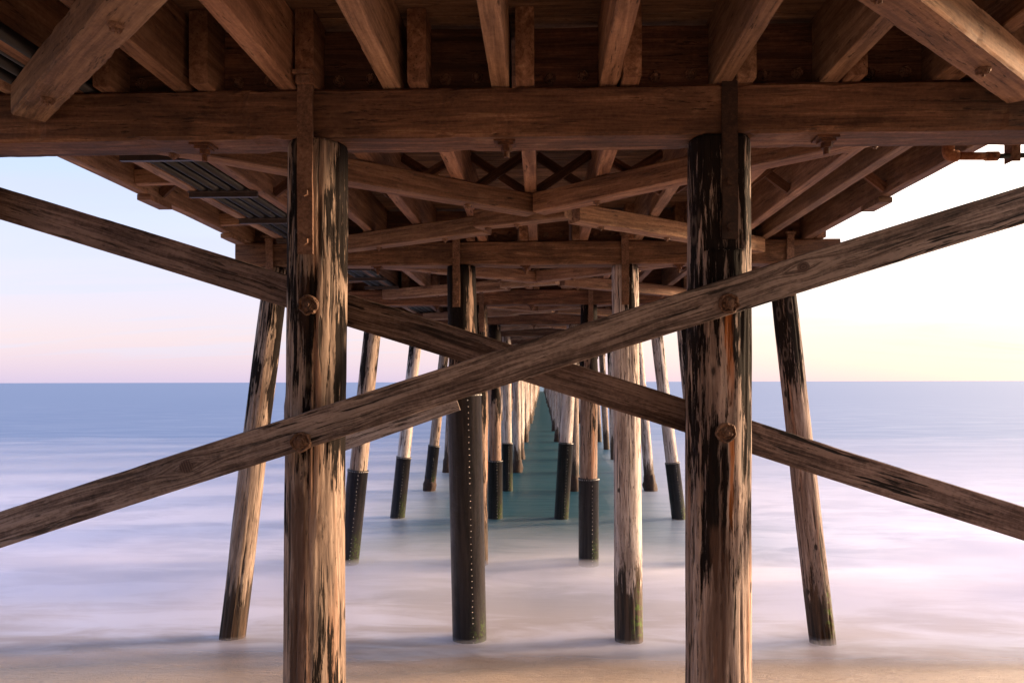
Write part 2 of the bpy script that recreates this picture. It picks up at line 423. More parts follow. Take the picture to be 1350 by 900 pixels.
def sea_mat():
    m, T = new_mat('sea_water')
    g = T.node('ShaderNodeNewGeometry')
    p = g.outputs['Position']
    x, y, z = T.sep(p)
    # drawn-out swell for relief
    s1 = T.noise(T.vmath('MULTIPLY', p, (0.10, 0.55, 0)), 1.0, 5, 0.6, 0.3)
    s2 = T.noise(T.vmath('MULTIPLY', p, (0.7, 3.0, 0)), 1.0, 4, 0.6, 0.2)
    hh = T.math('ADD', T.math('MULTIPLY', s1, 0.8), T.math('MULTIPLY', s2, 0.2))
    b = T.node('ShaderNodeBump')
    b.inputs['Strength'].default_value = 0.35
    b.inputs['Distance'].default_value = 0.25
    T.link(hh, b.inputs['Height'])
    water = T.node('ShaderNodeBsdfPrincipled')
    # blue sky reflection painted into open water, pier's shade as dark teal; sandy inshore
    open_sky = T.smooth(T.math('ADD', T.math('ABSOLUTE', T.math('ADD', x, 0.1)), T.math('MULTIPLY', T.math('SUBTRACT', s1, 0.5), 1.5)), 1.9, 6.5)
    body = T.mix(open_sky, (0.004, 0.066, 0.088), (0.095, 0.150, 0.285))
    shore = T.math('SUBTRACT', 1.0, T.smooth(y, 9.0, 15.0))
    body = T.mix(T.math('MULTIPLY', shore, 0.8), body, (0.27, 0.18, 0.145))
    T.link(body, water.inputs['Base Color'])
    water.inputs['Roughness'].default_value = 0.46
    water.inputs['IOR'].default_value = 1.45
    T.link(b.outputs[0], water.inputs['Normal'])
    # foam smoothed by the surge: thickest in the surf, torn into veils farther out
    v1 = T.noise(T.vmath('MULTIPLY', p, (0.16, 0.50, 0)), 1.0, 5, 0.55, 0.8)
    v2 = T.noise(T.vmath('MULTIPLY', p, (0.55, 1.3, 0)), 1.0, 5, 0.6, 1.0)
    near = T.math('SUBTRACT', 1.0, T.smooth(T.math('ADD', y, T.math('MULTIPLY', T.math('SUBTRACT', v1, 0.5), 16.0)), 12.0, 36.0))
    veil = T.math('ADD', T.math('MULTIPLY', v1, 0.6), T.math('MULTIPLY', v2, 0.4))
    foam = T.math('MULTIPLY', near, T.math('MULTIPLY_ADD', T.smooth(veil, 0.40, 0.58), T.math('MULTIPLY_ADD', shore, 0.14, 0.62), T.math('MULTIPLY_ADD', shore, -0.24, 0.34)))
    far = T.math('MULTIPLY', T.smooth(v1, 0.35, 0.80), T.math('MULTIPLY', 0.16, T.math('SUBTRACT', 1.0, T.smooth(y, 30.0, 160.0))))
    foam = T.math('MULTIPLY', T.math('MAXIMUM', foam, far), T.math('MULTIPLY_ADD', T.math('MAXIMUM', open_sky, T.math('SUBTRACT', 1.0, T.smooth(y, 10.0, 18.5))), 0.95, 0.04))
    fo = T.node('ShaderNodeBsdfPrincipled')
    fo.inputs['Base Color'].default_value = (0.53, 0.53, 0.64, 1)
    fo.inputs['Roughness'].default_value = 0.30
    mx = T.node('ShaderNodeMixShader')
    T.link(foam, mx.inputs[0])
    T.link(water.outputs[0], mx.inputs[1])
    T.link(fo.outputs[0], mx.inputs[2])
    # the thin sheet of the last wave lets the sand show
    ed = T.math('ADD', y, T.math('MULTIPLY', T.math('SUBTRACT', T.noise(T.vmath('MULTIPLY', p, (0.30, 0.8, 0)), 1.0, 4, 0.55, 0.5), 0.5), 1.5))
    al = T.smooth(ed, 7.7, 9.7)
    tr = T.node('ShaderNodeBsdfTransparent')
    mx2 = T.node('ShaderNodeMixShader')
    T.link(al, mx2.inputs[0])
    T.link(tr.outputs[0], mx2.inputs[1])
    T.link(mx.outputs[0], mx2.inputs[2])
    o = T.node('ShaderNodeOutputMaterial')
    T.link(mx2.outputs[0], o.inputs[0])
    return m


# ------------------------------------------------------------------ object helpers
WM = {}


def link(name, mesh, parent=None, mw=Matrix.Identity(4), label=None, cat=None, group=None, kind=None):
    o = bpy.data.objects.new(name, mesh)
    COL.objects.link(o)
    if parent is not None:
        o.parent = parent
        o.matrix_basis = WM[parent.name].inverted() @ mw
    else:
        o.matrix_basis = mw
    WM[o.name] = mw.copy()
    for k, v in (('label', label), ('category', cat), ('group', group), ('kind', kind)):
        if v:
            o[k] = v
    return o


def mesh_of(name, verts, faces, mat, smooth=True, mats=None, fmat=None):
    me = bpy.data.meshes.new(name)
    me.from_pydata(verts, [], faces)
    for mm in (mats or [mat]):
        me.materials.append(mm)
    if fmat:
        me.polygons.foreach_set('material_index', fmat)
    if smooth:
        me.polygons.foreach_set('use_smooth', [True] * len(faces))
    me.update()
    return me


def n3(x, y, z, s=0):
    return noise.noise((x + 17.3 * s, y - 9.1 * s, z + 5.7 * s))


def timber_mesh(L, w, h, mat, seed=0, detail=0):
    """squared timber along local X from 0 to L, centred in Y and Z, worn arrises"""
    ch = min(w, h) * (0.06 if detail else 0.05)
    a, b = w / 2, h / 2
    prof = [(-a + ch, -b), (0, -b), (a - ch, -b), (a, -b + ch), (a, 0), (a, b - ch), (a - ch, b), (0, b), (-a + ch, b), (-a, b - ch), (-a, 0), (-a, -b + ch)]
    if not detail:
        prof = [q for q in prof if q[0] != 0 and q[1] != 0]
    n = max(1, int(L / 0.05)) if detail == 2 else (max(2, int(L / 0.35)) if detail == 1 else 1)
    vs, fs = [], []
    k = len(prof)
    for i in range(n + 1):
        x = L * i / n
        for j, (py, pz) in enumerate(prof):
            dy = dz = 0.0
            if detail:
                corner = (abs(py) > a - ch * 1.5 and abs(pz) > b - ch * 1.5)
                wob = 0.006 * n3(x * 0.7, 0, 0, seed)
                wz = 0.006 * n3(x * 0.7, 3, 0, seed) + (0.022 * math.sin(math.pi * x / L) * (1 if seed % 2 else -1) if h < 0.25 and L > 5 else 0)
                r = 0.0
                if corner:
                    r = min(1.0, max(0.0, n3(x * 4.0, j // 3 * 7.0, 0, seed) - 0.27) * 6) * ch * (0.5 + 0.8 * abs(n3(x * 22, j, 5, seed))) + abs(n3(x * 17, j * 0.3, 2, seed)) * ch * 0.22
                dy = wob - math.copysign(r, py)
                dz = wz - math.copysign(r, pz)
            xx = x + (0.004 * n3(py * 30, pz * 30, x, seed) if i in (0, n) else 0)
            vs.append((xx, py + dy, pz + dz))
    for i in range(n):
        for j in range(k):
            j2 = (j + 1) % k
            fs.append((i * k + j, i * k + j2, (i + 1) * k + j2, (i + 1) * k + j))
    fs.append(tuple(range(k - 1, -1, -1)))
    fs.append(tuple(n * k + j for j in range(k)))
    fs = [tuple(reversed(f)) for f in fs]
    me = mesh_of('timber', vs, fs, mat, smooth=False)
    return me


TCACHE = {}


def frame(p0, p1, up=Vector((0, 0, 1))):
    ax = (p1 - p0).normalized()
    yy = up.cross(ax).normalized()
    zz = ax.cross(yy)
    mm = Matrix((ax, yy, zz)).transposed().to_4x4()
    mm.translation = p0
    return mm


def timber(name, p0, p1, w, h, mat, parent, seed=0, detail=0, share=False, up=Vector((0, 0, 1)), label=None):
    p0, p1 = Vector(p0), Vector(p1)
    L = (p1 - p0).length
    key = (round(L, 2), w, h, mat.name, detail, seed % 3 if share else None)
    if share and key in TCACHE:
        me = TCACHE[key]
    else:
        me = timber_mesh(L, w, h, mat, seed, detail)
        if share:
            TCACHE[key] = me
    return link(name, me, parent, frame(p0, p1, up), label)


def pile_mesh(H, r0, r1, mat, seed, segs, rings, rough=0.02, z0=0.0, dap=None, knots=()):
    """log from local z0 to H; dap = (height, y) cuts the front flat above that height"""
    vs, fs = [], []
    for i in range(rings + 1):
        z = z0 + (H - z0) * i / rings
        rr = r0 + (r1 - r0) * i / rings
        ox = 0.012 * n3(z * 0.5, 1, 0, seed)
        oy = 0.012 * n3(z * 0.5, 5, 0, seed)
        for j in range(segs):
            a = 2 * math.pi * j / segs
            c, s = math.cos(a), math.sin(a)
            r = rr * (1 + rough * n3(c * 1.2, s * 1.2, z * 0.7, seed) * 1.6)
            if segs > 40:
                r += 0.005 * n3(c * 5, s * 5, z * 0.9, seed)
                q = n3(c * 13, s * 13, z * 0.8, seed + 3)
                if q > 0.28:
                    r -= min(0.012, (q - 0.28) * 0.06)
                r += 0.0025 * n3(c * 26, s * 26, z * 2.2, seed + 5)
                for (ka, kz, kr) in knots:
                    da = (a - ka + math.pi) % (2 * math.pi) - math.pi
                    dd = math.hypot(da * rr, (z - kz) * 0.6)
                    r += 0.016 * math.exp(-(dd / kr) ** 2) - 0.014 * math.exp(-(dd / (kr * 0.4)) ** 2)
            if i == rings:
                r *= 0.97
            x, y = ox + r * c, oy + r * s
            if dap and z > dap[0] and y < dap[1]:
                y = dap[1] + 0.003 * n3(x * 20, 0, z * 3, seed)
            vs.append((x, y, z))
    for i in range(rings):
        for j in range(segs):
            j2 = (j + 1) % segs
            fs.append((i * segs + j, i * segs + j2, (i + 1) * segs + j2, (i + 1) * segs + j))
    fs.append(tuple(rings * segs + j for j in range(segs)))
    return mesh_of('pile', vs, fs, mat)


def bolt_mesh(mat, rw=0.062, seed=0, nut=0.028):
    """cast washer with rough ribs, nut and bolt end; axis along local -Y (towards the viewer), base at y = 0"""
    vs, fs = [], []
    seg = 28

    def ring(r, y, rag=0.0, n=seg, ph=0.0):
        b = len(vs)
        for j in range(n):
            a = 2 * math.pi * j / n + ph
            q = r * (1 + rag * n3(math.cos(a) * 2.2, math.sin(a) * 2.2, y * 20, seed))
            vs.append((q * math.cos(a), y + rag * 0.05 * n3(math.cos(a) * 4, math.sin(a) * 4, r * 60, seed), q * math.sin(a)))
        return b

    def bridge(a, b, n=seg):
        for j in range(n):
            j2 = (j + 1) % n
            fs.append((a + j, a + j2, b + j2, b + j))
    r1 = ring(rw, 0.004, 0.16)
    r2 = ring(rw, -0.010, 0.16)
    r3 = ring(rw * 0.88, -0.020, 0.30)
    r4 = ring(rw * 0.68, -0.008, 0.30)
    r5 = ring(rw * 0.50, -0.018, 0.30)
    for p, q in ((r1, r2), (r2, r3), (r3, r4), (r4, r5)):
        bridge(p, q)
    fs.append(tuple(r5 + j for j in range(seg)))
    h1 = ring(nut, -0.012, 0, 6, 0.3 * seed)
    h2 = ring(nut * 0.95, -0.030, 0.1, 6, 0.3 * seed)
    bridge(h1, h2, 6)
    fs.append(tuple(h2 + j for j in range(6)))
    e1 = ring(nut * 0.5, -0.030, 0, 10)
    e2 = ring(nut * 0.48, -0.040, 0.1, 10)
    bridge(e1, e2, 10)
    fs.append(tuple(e2 + j for j in range(10)))
    return mesh_of('bolt', vs, fs, mat, smooth=False)


def box_into(vs, fs, x0, x1, y0, y1, z0, z1):
    b = len(vs)
    vs += [(x0, y0, z0), (x1, y0, z0), (x1, y1, z0), (x0, y1, z0), (x0, y0, z1), (x1, y0, z1), (x1, y1, z1), (x0, y1, z1)]
    for f in ((3, 2, 1, 0), (4, 5, 6, 7), (0, 1, 5, 4), (1, 2, 6, 5), (2, 3, 7, 6), (3, 0, 4, 7)):
        fs.append(tuple(b + i for i in f))


# ------------------------------------------------------------------ the setting
def spread(lo, hi, step, far, growth=1.35):
    a = []
    v = lo
    while v <= hi + 1e-6:
        a.append(v)
        v += step
    s = step
    v = a[-1]
    while v < far[1]:
        s *= growth
        v += s
        a.append(v)
    s = step
    v = a[0]
    pre = []
    while v > far[0]:
        s *= growth
        v -= s
        pre.append(v)
    return pre[::-1] + a


def sheet(name, xs, ys, zf, mat):
    vs = [(x, y, zf(x, y)) for y in ys for x in xs]
    k = len(xs)
    fs = [(i * k + j, i * k + j + 1, (i + 1) * k + j + 1, (i + 1) * k + j) for i in range(len(ys) - 1) for j in range(k - 1)]
    return link(name, mesh_of(name, vs, fs, mat), kind='structure')


def sand_z(x, y):
    z = 0.20 + (8.9 - y) * 0.105
    if y < 2:
        z = 0.20 + 6.9 * 0.105 + (2 - y) * 0.07
    z = max(min(z, 2.6), -4.5)
    if -40 < x < 40 and -10 < y < 12:
        z += 0.030 * n3(x * 0.35, y * 0.6, 0) + 0.010 * n3(x * 1.4, y * 2.2, 4)
    return z


def sea_z(x, y):
    t = max(0.0, min(1.0, (14.5 - y) / 7.0))
    z = -0.06 + 0.46 * t * t
    if y < 8.2:
        z = -0.06 + 0.46 * ((14.5 - 8.2) / 7.0) ** 2 + (8.2 - y) * 0.08
    if -60 < x < 60 and 7 < y < 60:
        z += 0.020 * n3(x * 0.25, y * 0.5, 0, 2) * min(1, (y - 7) / 5)
    return z


sheet('beach', spread(-16, 16, 0.25, (-900, 900)), spread(0, 14, 0.2, (-400, 60)), sand_z, sand_mat())


def shade_bank_z(x, y):  # unseen bank added behind the camera to cut light on the front faces
    t = max(0.0, min(1.0, (-9.0 - y) / 6.0))
    return sand_z(x, y) - 0.25 + 6.2 * t * t * (3 - 2 * t) + 0.35 * n3(x * 0.25, y * 0.4, 7) * t


M['shade_bank'] = plain_mat('added_bank_dark', (0.045, 0.040, 0.022), 0.9, 0.0, 0.5, 3.0)  # kept dark so the added bank bounces little light
sheet('added_shade_bank', spread(-30, 30, 1.2, (-900, 900)), spread(-18, -8.4, 0.6, (-400, -8.5)), shade_bank_z, M['shade_bank'])
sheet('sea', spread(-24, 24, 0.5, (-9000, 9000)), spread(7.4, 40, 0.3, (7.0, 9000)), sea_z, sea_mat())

# spray and surge mist hugging the surf: one closed lens of thin pale air
def build_mist():
    xs = [-44 + 1.0 * i for i in range(89)]
    ys_ = [8.1 + 0.6 * i for i in range(91)]
    k = len(xs)
    vs, fs = [], []
    for lay in (0, 1):
        for y in ys_:
            for x in xs:
                if lay == 0:
                    vs.append((x, y, -0.35))
                else:
                    e = min(1.0, (y - 8.3) / 3.6, (44 - abs(x)) / 8.0) * min(1.0, 10.5 / y) * max(0.0, min(1.0, (60 - y) / 46.0)) ** 1.6 * (1.0 if y < 13 else max(0.0, min(1.0, max((abs(x + 0.1) - 1.6) / 5.0, (20.0 - y) / 8.0))))
                    e = max(0.0, e)
                    h = 0.117 * min(1.0, e * 30) + 0.36 * e * (0.62 + min(1.0, 12.0 / y) ** 2.4 * (1.1 * n3(x * 0.13, y * 0.20, 3) + 0.4 * n3(x * 0.5, y * 0.7, 8))) if e > 0 else -0.2
                    vs.append((x, y, sea_z(x, y) - 0.12 + max(0.0, h)))
    m = len(ys_)
    N = k * m
    for i in range(m - 1):
        for j in range(k - 1):
            a, b, c, d = i * k + j, i * k + j + 1, (i + 1) * k + j + 1, (i + 1) * k + j
            fs.append((d, c, b, a))
            fs.append((N + a, N + b, N + c, N + d))
    for i in range(m - 1):
        fs.append((i * k, N + i * k, N + (i + 1) * k, (i + 1) * k))
        fs.append((i * k + k - 1, (i + 1) * k + k - 1, N + (i + 1) * k + k - 1, N + i * k + k - 1))
    for j in range(k - 1):
        fs.append((j, j + 1, N + j + 1, N + j))
        fs.append(((m - 1) * k + j, N + (m - 1) * k + j, N + (m - 1) * k + j + 1, (m - 1) * k + j + 1))
    mt, T = new_mat('surf_mist_air')
    pv = T.node('ShaderNodeVolumePrincipled')
    pv.inputs['Color'].default_value = (0.82, 0.80, 0.90, 1)
    pv.inputs['Density'].default_value = 0.85
    pv.inputs['Anisotropy'].default_value = 0.1
    o = T.node('ShaderNodeOutputMaterial')
    T.link(pv.outputs[0], o.inputs['Volume'])
    link('surf_mist', mesh_of('surf_mist', vs, fs, mt), kind='stuff')


build_mist()

# ------------------------------------------------------------------ the pier
pier = link('pier', None, None, Matrix.Translation((-0.1, 4.5, 0.3)),
            'long weathered timber pier on log piles, running from the sand far out to sea', 'pier')
S = 4.8
Y1 = 4.515
CZ0, CZ1 = CAM_Z + 1.52, CAM_Z + 1.83      # cap underside and top
DZ = CZ1 + 0.46                            # deck soffit
NB = 58                                    # bents seaward


def by(n):
    return Y1 + (n - 1) * S


rnd = random.Random(4)
SET_A = [-3.99, -2.94, -2.26, -1.59, -0.93, -0.255, 0.425, 1.12, 1.77, 2.45, 3.55]
SET_B = [-3.87, -3.35, -2.72, -2.10, -1.45, -0.76, -0.10, 0.55, 1.25, 1.90, 2.50, 2.86, 3.43]

BOLTS = [bolt_mesh(M['rust_bright'], 0.062, k) for k in range(3)]
SBOLTS = [bolt_mesh(M['strap'], 0.036, k + 5, 0.018) for k in range(2)]


def bolt_at(parent, p, k=0, small=False, rot=None, name='bolt'):
    me = (SBOLTS[k % 2] if small else BOLTS[k % 3])
    mw = Matrix.Translation(p)
    if rot:
        mw = mw @ rot
    mw = mw @ Matrix.Rotation(k * 1.3, 4, 'Y')
    return link(name, me, parent, mw)


# --- caps
caps = {}
for n in range(-1, NB + 1):
    y = by(n)
    det = 2 if n == 1 else (1 if 0 <= n <= 3 else 0)
    sh = 0.0 if n in (1, 2) else rnd.uniform(-0.05, 0.05)
    caps[n] = timber('cap_beam', (-4.02 + sh, y, (CZ0 + CZ1) / 2), (3.84 + sh, y, (CZ0 + CZ1) / 2), 0.31, CZ1 - CZ0, M['cap'], pier, n, det, share=n > 3)


def hanger_bolt_mesh(seed):
    """rusty plate washer, nut and threaded end below a cap"""
    vs, fs = [], []
    box_into(vs, fs, -0.075, 0.06, -0.06, 0.06, -0.012, 0.004)
    box_into(vs, fs, -0.05, 0.045, -0.045, 0.04, -0.028, -0.012)
    for (r, za, zb, sg) in ((0.036, -0.028, -0.062, 6), (0.018, -0.062, -0.10, 8)):
        b = len(vs)
        for zz in (za, zb):
            for j in range(sg):
                a = 2 * math.pi * j / sg + seed
                vs.append((r * math.cos(a), r * math.sin(a), zz))
        for j in range(sg):
            j2 = (j + 1) % sg
            fs.append((b + j, b + sg + j, b + sg + j2, b + j2))
        fs.append(tuple(b + sg + sg - 1 - j for j in range(sg)))
    vs = [(x + 0.006 * n3(x * 40, y * 40, z * 40, seed), y, z + 0.005 * n3(x * 30, y * 30, z * 30, seed + 1)) for x, y, z in vs]
    return mesh_of('hanger_bolt', vs, fs, M['rust'], smooth=False)


HB = [hanger_bolt_mesh(k) for k in range(3)]
for n, pxs in ((1, (-2.16, -0.22, 1.79)), (2, (-3.75, -2.16, -0.2, 1.8)), (3, (-2.1, -0.2, 1.7)), (4, (-0.2, 1.7))):
    for k, xx in enumerate(pxs):
        link('hanger_bolt', HB[k % 3], caps[n], Matrix.Translation((xx, by(n) - 0.04, CZ0)))

# --- stringers, lapped side by side on every cap
for b in range(-1, 9):
    st = SET_A if b % 2 == 0 else SET_B
    for k, xx in enumerate(st):
        j = 0 if b in (0, 1) else rnd.uniform(-0.03, 0.03)
        y0, y1 = by(b) - 0.20 - rnd.uniform(0, 0.05), by(b + 1) + 0.20 + rnd.uniform(0, 0.05)
        det = 2 if b in (0,) else (1 if b in (1, 2) else 0)
        timber('stringer', (xx + j, y0, (CZ1 + DZ) / 2), (xx + j, y1, (CZ1 + DZ) / 2), 0.115, DZ - CZ1 - 0.004, M['stringer'], pier, b * 20 + k, det)
for k, xx in enumerate((-3.95, -2.7, -1.5, -0.2, 1.1, 2.4, 3.5)):
    timber('stringer', (xx, by(9) - 0.2, (CZ1 + DZ) / 2), (xx, by(NB) + 0.3, (CZ1 + DZ) / 2), 0.115, DZ - CZ1 - 0.004, M['stringer'], pier, k)

# --- blocking boards between the stringers over the caps, each with two bolts
for n in range(1, 5):
    xs = sorted([(x, 'a') for x in SET_A] + [(x, 'b') for x in SET_B])
    y = by(n) + 0.02
    for (xa, _), (xb, _) in zip(xs, xs[1:]):
        if xb - xa < 0.24:
            continue
        bl = timber('blocking', (xa + 0.06, y, (CZ1 + DZ) / 2 - 0.01), (xb - 0.06, y, (CZ1 + DZ) / 2 - 0.01), 0.07, DZ - CZ1 - 0.05, M['dark'], pier, int(xa * 50), 1 if n == 1 else 0)
        if n <= 2:
            w = xb - xa
            for q, fx in enumerate((0.30, 0.70)):
                bolt_at(bl, Vector((xa + w * fx, y - 0.035, CZ1 + 0.10 + 0.01 * q)), q, True)

# --- deck planks
pk = [timber_mesh(8.3, 0.285, 0.08, M['plank'], k, 0) for k in range(3)]
y = -7.0
i = 0
while y < by(4):
    link('plank', pk[i % 3], pier, frame(Vector((-4.2, y, DZ + 0.04 + rnd.uniform(0, 0.003))), Vector((4.1, y, DZ + 0.04))))
    y += 0.289
    i += 1
timber('deck', (-0.05, y - 0.14, DZ + 0.04), (-0.05, by(NB) + 0.6, DZ + 0.04), 8.3, 0.08, M['plank'], pier, 1)

# --- cross bridging between stringers at mid bay
for b in (1, 2, 3):
    st = SET_A if b % 2 == 0 else SET_B
    y = by(b) + S / 2 + 0.05
    for xa, xb in zip(st, st[1:]):
        if xb - xa < 0.4:
            continue
        for q, (za, zb) in enumerate(((CZ1 + 0.05, DZ - 0.05), (DZ - 0.05, CZ1 + 0.05))):
            timber('bridging', (xa + 0.058, y + 0.05 * q, za), (xb - 0.058, y + 0.05 * q, zb), 0.042, 0.085, M['dark'], pier, q, 0)

# --- plan diagonals below the stringers
DT = CZ1 - 0.004


def diag(b, p0, p1, w=0.19, h=0.19, k=0, det=0, bolts=()):
    y = by(b) - 0.15
    h2 = h / 2
    o = timber('diagonal_brace', (p0[0], y + p0[1], DT - h2), (p1[0], y + p1[1], DT - h2), w, h, M['diag'], pier, b * 7 + k, det)
    a, c = Vector((p0[0], y + p0[1], DT - h)), Vector((p1[0], y + p1[1], DT - h))
    for q, t in enumerate(bolts):
        bolt_at(o, a.lerp(c, t), q, True, Matrix.Rotation(R(90), 4, 'X'))
    return o


for b in range(-1, 8):
    det = 2 if b == 0 else (1 if b in (1, 2) else 0)
    bb = (0.12, 0.45, 0.8) if b in (0, 1, 2) else ()
    if b != 0:
        diag(b, (-2.98, 0.36), (-0.10, 2.58), k=0, det=det, bolts=bb)       # near left to centre
        diag(b, (2.62, 0.30), (-0.02, 2.50), k=1, det=det, bolts=bb)        # near right to centre
    diag(b, *(((0.30, 2.51), (2.83, 4.635)) if b == 0 else ((0.34, 2.92), (2.78, 4.74))), k=2, det=det, bolts=bb)             # centre to far right
    diag(b, *(((-3.17, 4.72), (-0.45, 2.26)) if b == 0 else ((-3.10, 4.78), (-0.60, 3.42))), k=3, det=det, bolts=bb)           # centre to far left
    diag(b, (-0.68, 3.185), (0.27, 2.735), k=4, det=det, bolts=bb[:2])        # splice piece


# --- piles
def strap(pile, p, L, mat, seed=0, w=0.095, lip=True):
    """flat iron strap tying cap and pile, bent lip on top, two nuts"""
    vs, fs = [], []
    n = 14
    for i in range(n):
        z0, z1 = -L * (i + 1) / n, -L * i / n
        box_into(vs, fs, -w / 2, w / 2, -0.014, 0.006, z0, z1)
    if lip:
        box_into(vs, fs, -w * 0.72, w * 0.60, -0.05, 0.012, -0.002, 0.022)
        box_into(vs, fs, -w * 0.45, w * 0.35, -0.045, -0.014, -0.055, -0.012)
    for zz in (-L * 0.66, -L * 0.93):
        b = len(vs)
        for yy in (-0.014, -0.040):
            for j in range(6):
                a = 2 * math.pi * j / 6 + seed
                vs.append((0.026 * math.cos(a), yy, zz + 0.026 * math.sin(a)))
        for j in range(6):
            fs.append((b + j, b + (j + 1) % 6, b + 6 + (j + 1) % 6, b + 6 + j))
        fs.append(tuple(b + 6 + j for j in range(6)))
    vs = [(x + 0.004 * n3(0, 0, z * 5, seed) + 0.002 * n3(x * 20, 0, z * 30, seed), y + 0.004 * n3(0, 4, z * 4, seed), z) for x, y, z in vs]
    return link('strap', mesh_of('strap', vs, fs, mat, smooth=False), pile, Matrix.Translation(p))


def jacket(pile, mw, z0, z1, r, seed, segs=32):
    """dark sheet wrapped round the pile with a riveted seam and collar"""
    vs, fs, fm = [], [], []
    for (rr, z) in ((r, z0), (r, z1 - 0.05), (r + 0.006, z1 - 0.05), (r + 0.006, z1), (r - 0.03, z1)):
        for j in range(segs):
            a = 2 * math.pi * j / segs
            vs.append((rr * math.cos(a), rr * math.sin(a), z))
    for i in range(4):
        for j in range(segs):
            j2 = (j + 1) % segs
            fs.append((i * segs + j, i * segs + j2, (i + 1) * segs + j2, (i + 1) * segs + j))
            fm.append(0)
    # lapped seam strip and rivets
    ang = R(-72)
    ca, sa = math.cos(ang), math.sin(ang)
    t = Vector((-sa, ca, 0))
    o = Vector((ca, sa, 0)) * r
    z = z0 + 0.05
    rq = random.Random(seed)
    rv = []
    while z < z1 - 0.08:
        if rq.random() > 0.07:
            rv.append(o + Vector((ca, sa, 0)) * 0.002 + t * rq.uniform(-0.004, 0.004) + Vector((0, 0, z)))
        z += rq.uniform(0.070, 0.088)
    for j in range(14):
        a = R(-165 + 12 * j)
        rv.append(Vector((math.cos(a), math.sin(a), 0)) * (r + 0.006) + Vector((0, 0, z1 - 0.025)))
    for c in rv:
        nn = Vector((c.x, c.y, 0)).normalized()
        tt = Vector((-nn.y, nn.x, 0))
        b = len(vs)
        s = rq.uniform(0.006, 0.0095)
        for (u, v) in ((-s, 0), (0, -s), (s, 0), (0, s)):
            q = c + tt * u + Vector((0, 0, v))
            vs.append(tuple(q))
        vs.append(tuple(c + nn * 0.010))
        for j in range(4):
            fs.append((b + j, b + (j + 1) % 4, b + 4))
            fm.append(1)
    me = mesh_of('jacket', vs, fs, None, True, [M['jacket'], M['rivet']], fm)
    return link('jacket', me, pile, mw)


def pile(n, top_x, base_x, r=0.185, mat='pile_pale', jk=None, seed=0, segs=24, rings=24, dap=None, knots=(), strp=None, z0=-1.2, label=None, collar=False, rough=0.03):
    """pile of bent n: x at the cap and x at the water line (z = 0)"""
    y = by(n)
    ztop = CZ0
    dx = top_x - base_x
    ax = Vector((dx, 0, ztop))
    H = ax.length
    mw = frame_z(Vector((base_x, y, 0)), ax)
    me = pile_mesh(H - 0.001, r * 1.04, r * 0.97, M[mat], seed, segs, rings, rough, z0, dap, knots)
    o = link('pile', me, pier, mw, label)
    if jk:
        jacket(o, mw, -0.6, jk, r * 1.04 + 0.022, seed)
    if collar:
        vs, fs = [], []
        sg = 26
        prof = [(r * 1.0, 0.50), (r * 1.16, 0.40), (r * 1.20, 0.28), (r * 1.34, 0.14), (r * 1.30, 0.02), (r * 1.34, -0.3)]
        for i, (rr, z) in enumerate(prof):
            for j in range(sg):
                a = 2 * math.pi * j / sg
                q = rr * (1 + 0.16 * n3(math.cos(a) * 2, math.sin(a) * 2, z * 5, seed) + 0.16 * n3(math.cos(a) * 6, math.sin(a) * 6, z * 14, seed))
                vs.append((q * math.cos(a), q * math.sin(a), z + 0.08 * n3(math.cos(a) * 3, math.sin(a) * 3, i, seed)))
        for i in range(len(prof) - 1):
            for j in range(sg):
                j2 = (j + 1) % sg
                fs.append(((i + 1) * sg + j, (i + 1) * sg + j2, i * sg + j2, i * sg + j))
        link('barnacle_crust', mesh_of('barnacle_crust', vs, fs, M['strap_dark']), o, mw)
    if strp:
        sx, L, mt, ydap = strp
        yy = y - (ydap if ydap else max(0.165, r) + 0.006)
        strap(o, Vector((sx, yy, CZ1 + 0.06)), L, M[mt], seed, lip=mt != 'strap_dark')
    return o


def frame_z(p, ax):
    zz = ax.normalized()
    yy = Vector((0, 1, 0))
    xx = yy.cross(zz).normalized()
    yy = zz.cross(xx)
    mm = Matrix((xx, yy, zz)).transposed().to_4x4()
    mm.translation = p
    return mm


def X(px, py, n):
    return at(px, py, by(n)).x


# bent 1, the two great piles in front
xl, xr = X(418, 300, 1), X(947, 300, 1)
xlb, xrb = X(414, 850, 1), X(946, 850, 1)
p1 = pile(1, X(419, 185, 1), xlb + (xlb - xl) * 0.2, 0.190, 'pile_front', None, 11, 110, 260, None,
          ((R(-100), CAM_Z - 0.62, 0.05), (R(-60), CAM_Z - 0.9, 0.04), (R(-80), CAM_Z - 1.75, 0.06), (R(-150), CAM_Z - 0.2, 0.05), (R(-110), CAM_Z + 0.9, 0.03)),
          (X(416, 200, 1), 1.10, 'strap', 0.196), -0.6, 'log pile with orange lit flank and peeling black creosote')
p2 = pile(1, X(947, 185, 1), xrb, 0.203, 'pile_front_tar', None, 23, 110, 260, (CZ0 - 0.72, -0.150),
          ((R(-60), CAM_Z - 0.7, 0.04), (R(-140), CAM_Z + 0.1, 0.05)), (X(953, 200, 1), 1.02, 'strap_dark', 0.158), -0.6,
          'log pile blackened with tar, flat notch at its top')
for k, (px, py, pp, rr, dy) in enumerate(((407, 402, p1, 0.19, 0), (957, 570, p2, 0.203, 0))):
    bolt_at(pp, at(px, py, by(1) - rr + 0.004), k)
# bent 1 outer raking piles, beyond the frame
pile(1, -3.82, -4.45, 0.18, 'pile_pale', None, 5)
pile(1, 3.42, 4.0, 0.18, 'pile_pale', None, 6)
# bents 0 and -1 stand on the sand behind the camera
for n in (0, -1):
    for a, b in ((-1.4, -1.4), (1.2, 1.2), (-3.3, -3.95), (3.15, 3.75)):
        pile(n, a, b, 0.185, 'pile', None, n * 3 + int(a * 10), z0=0.4)


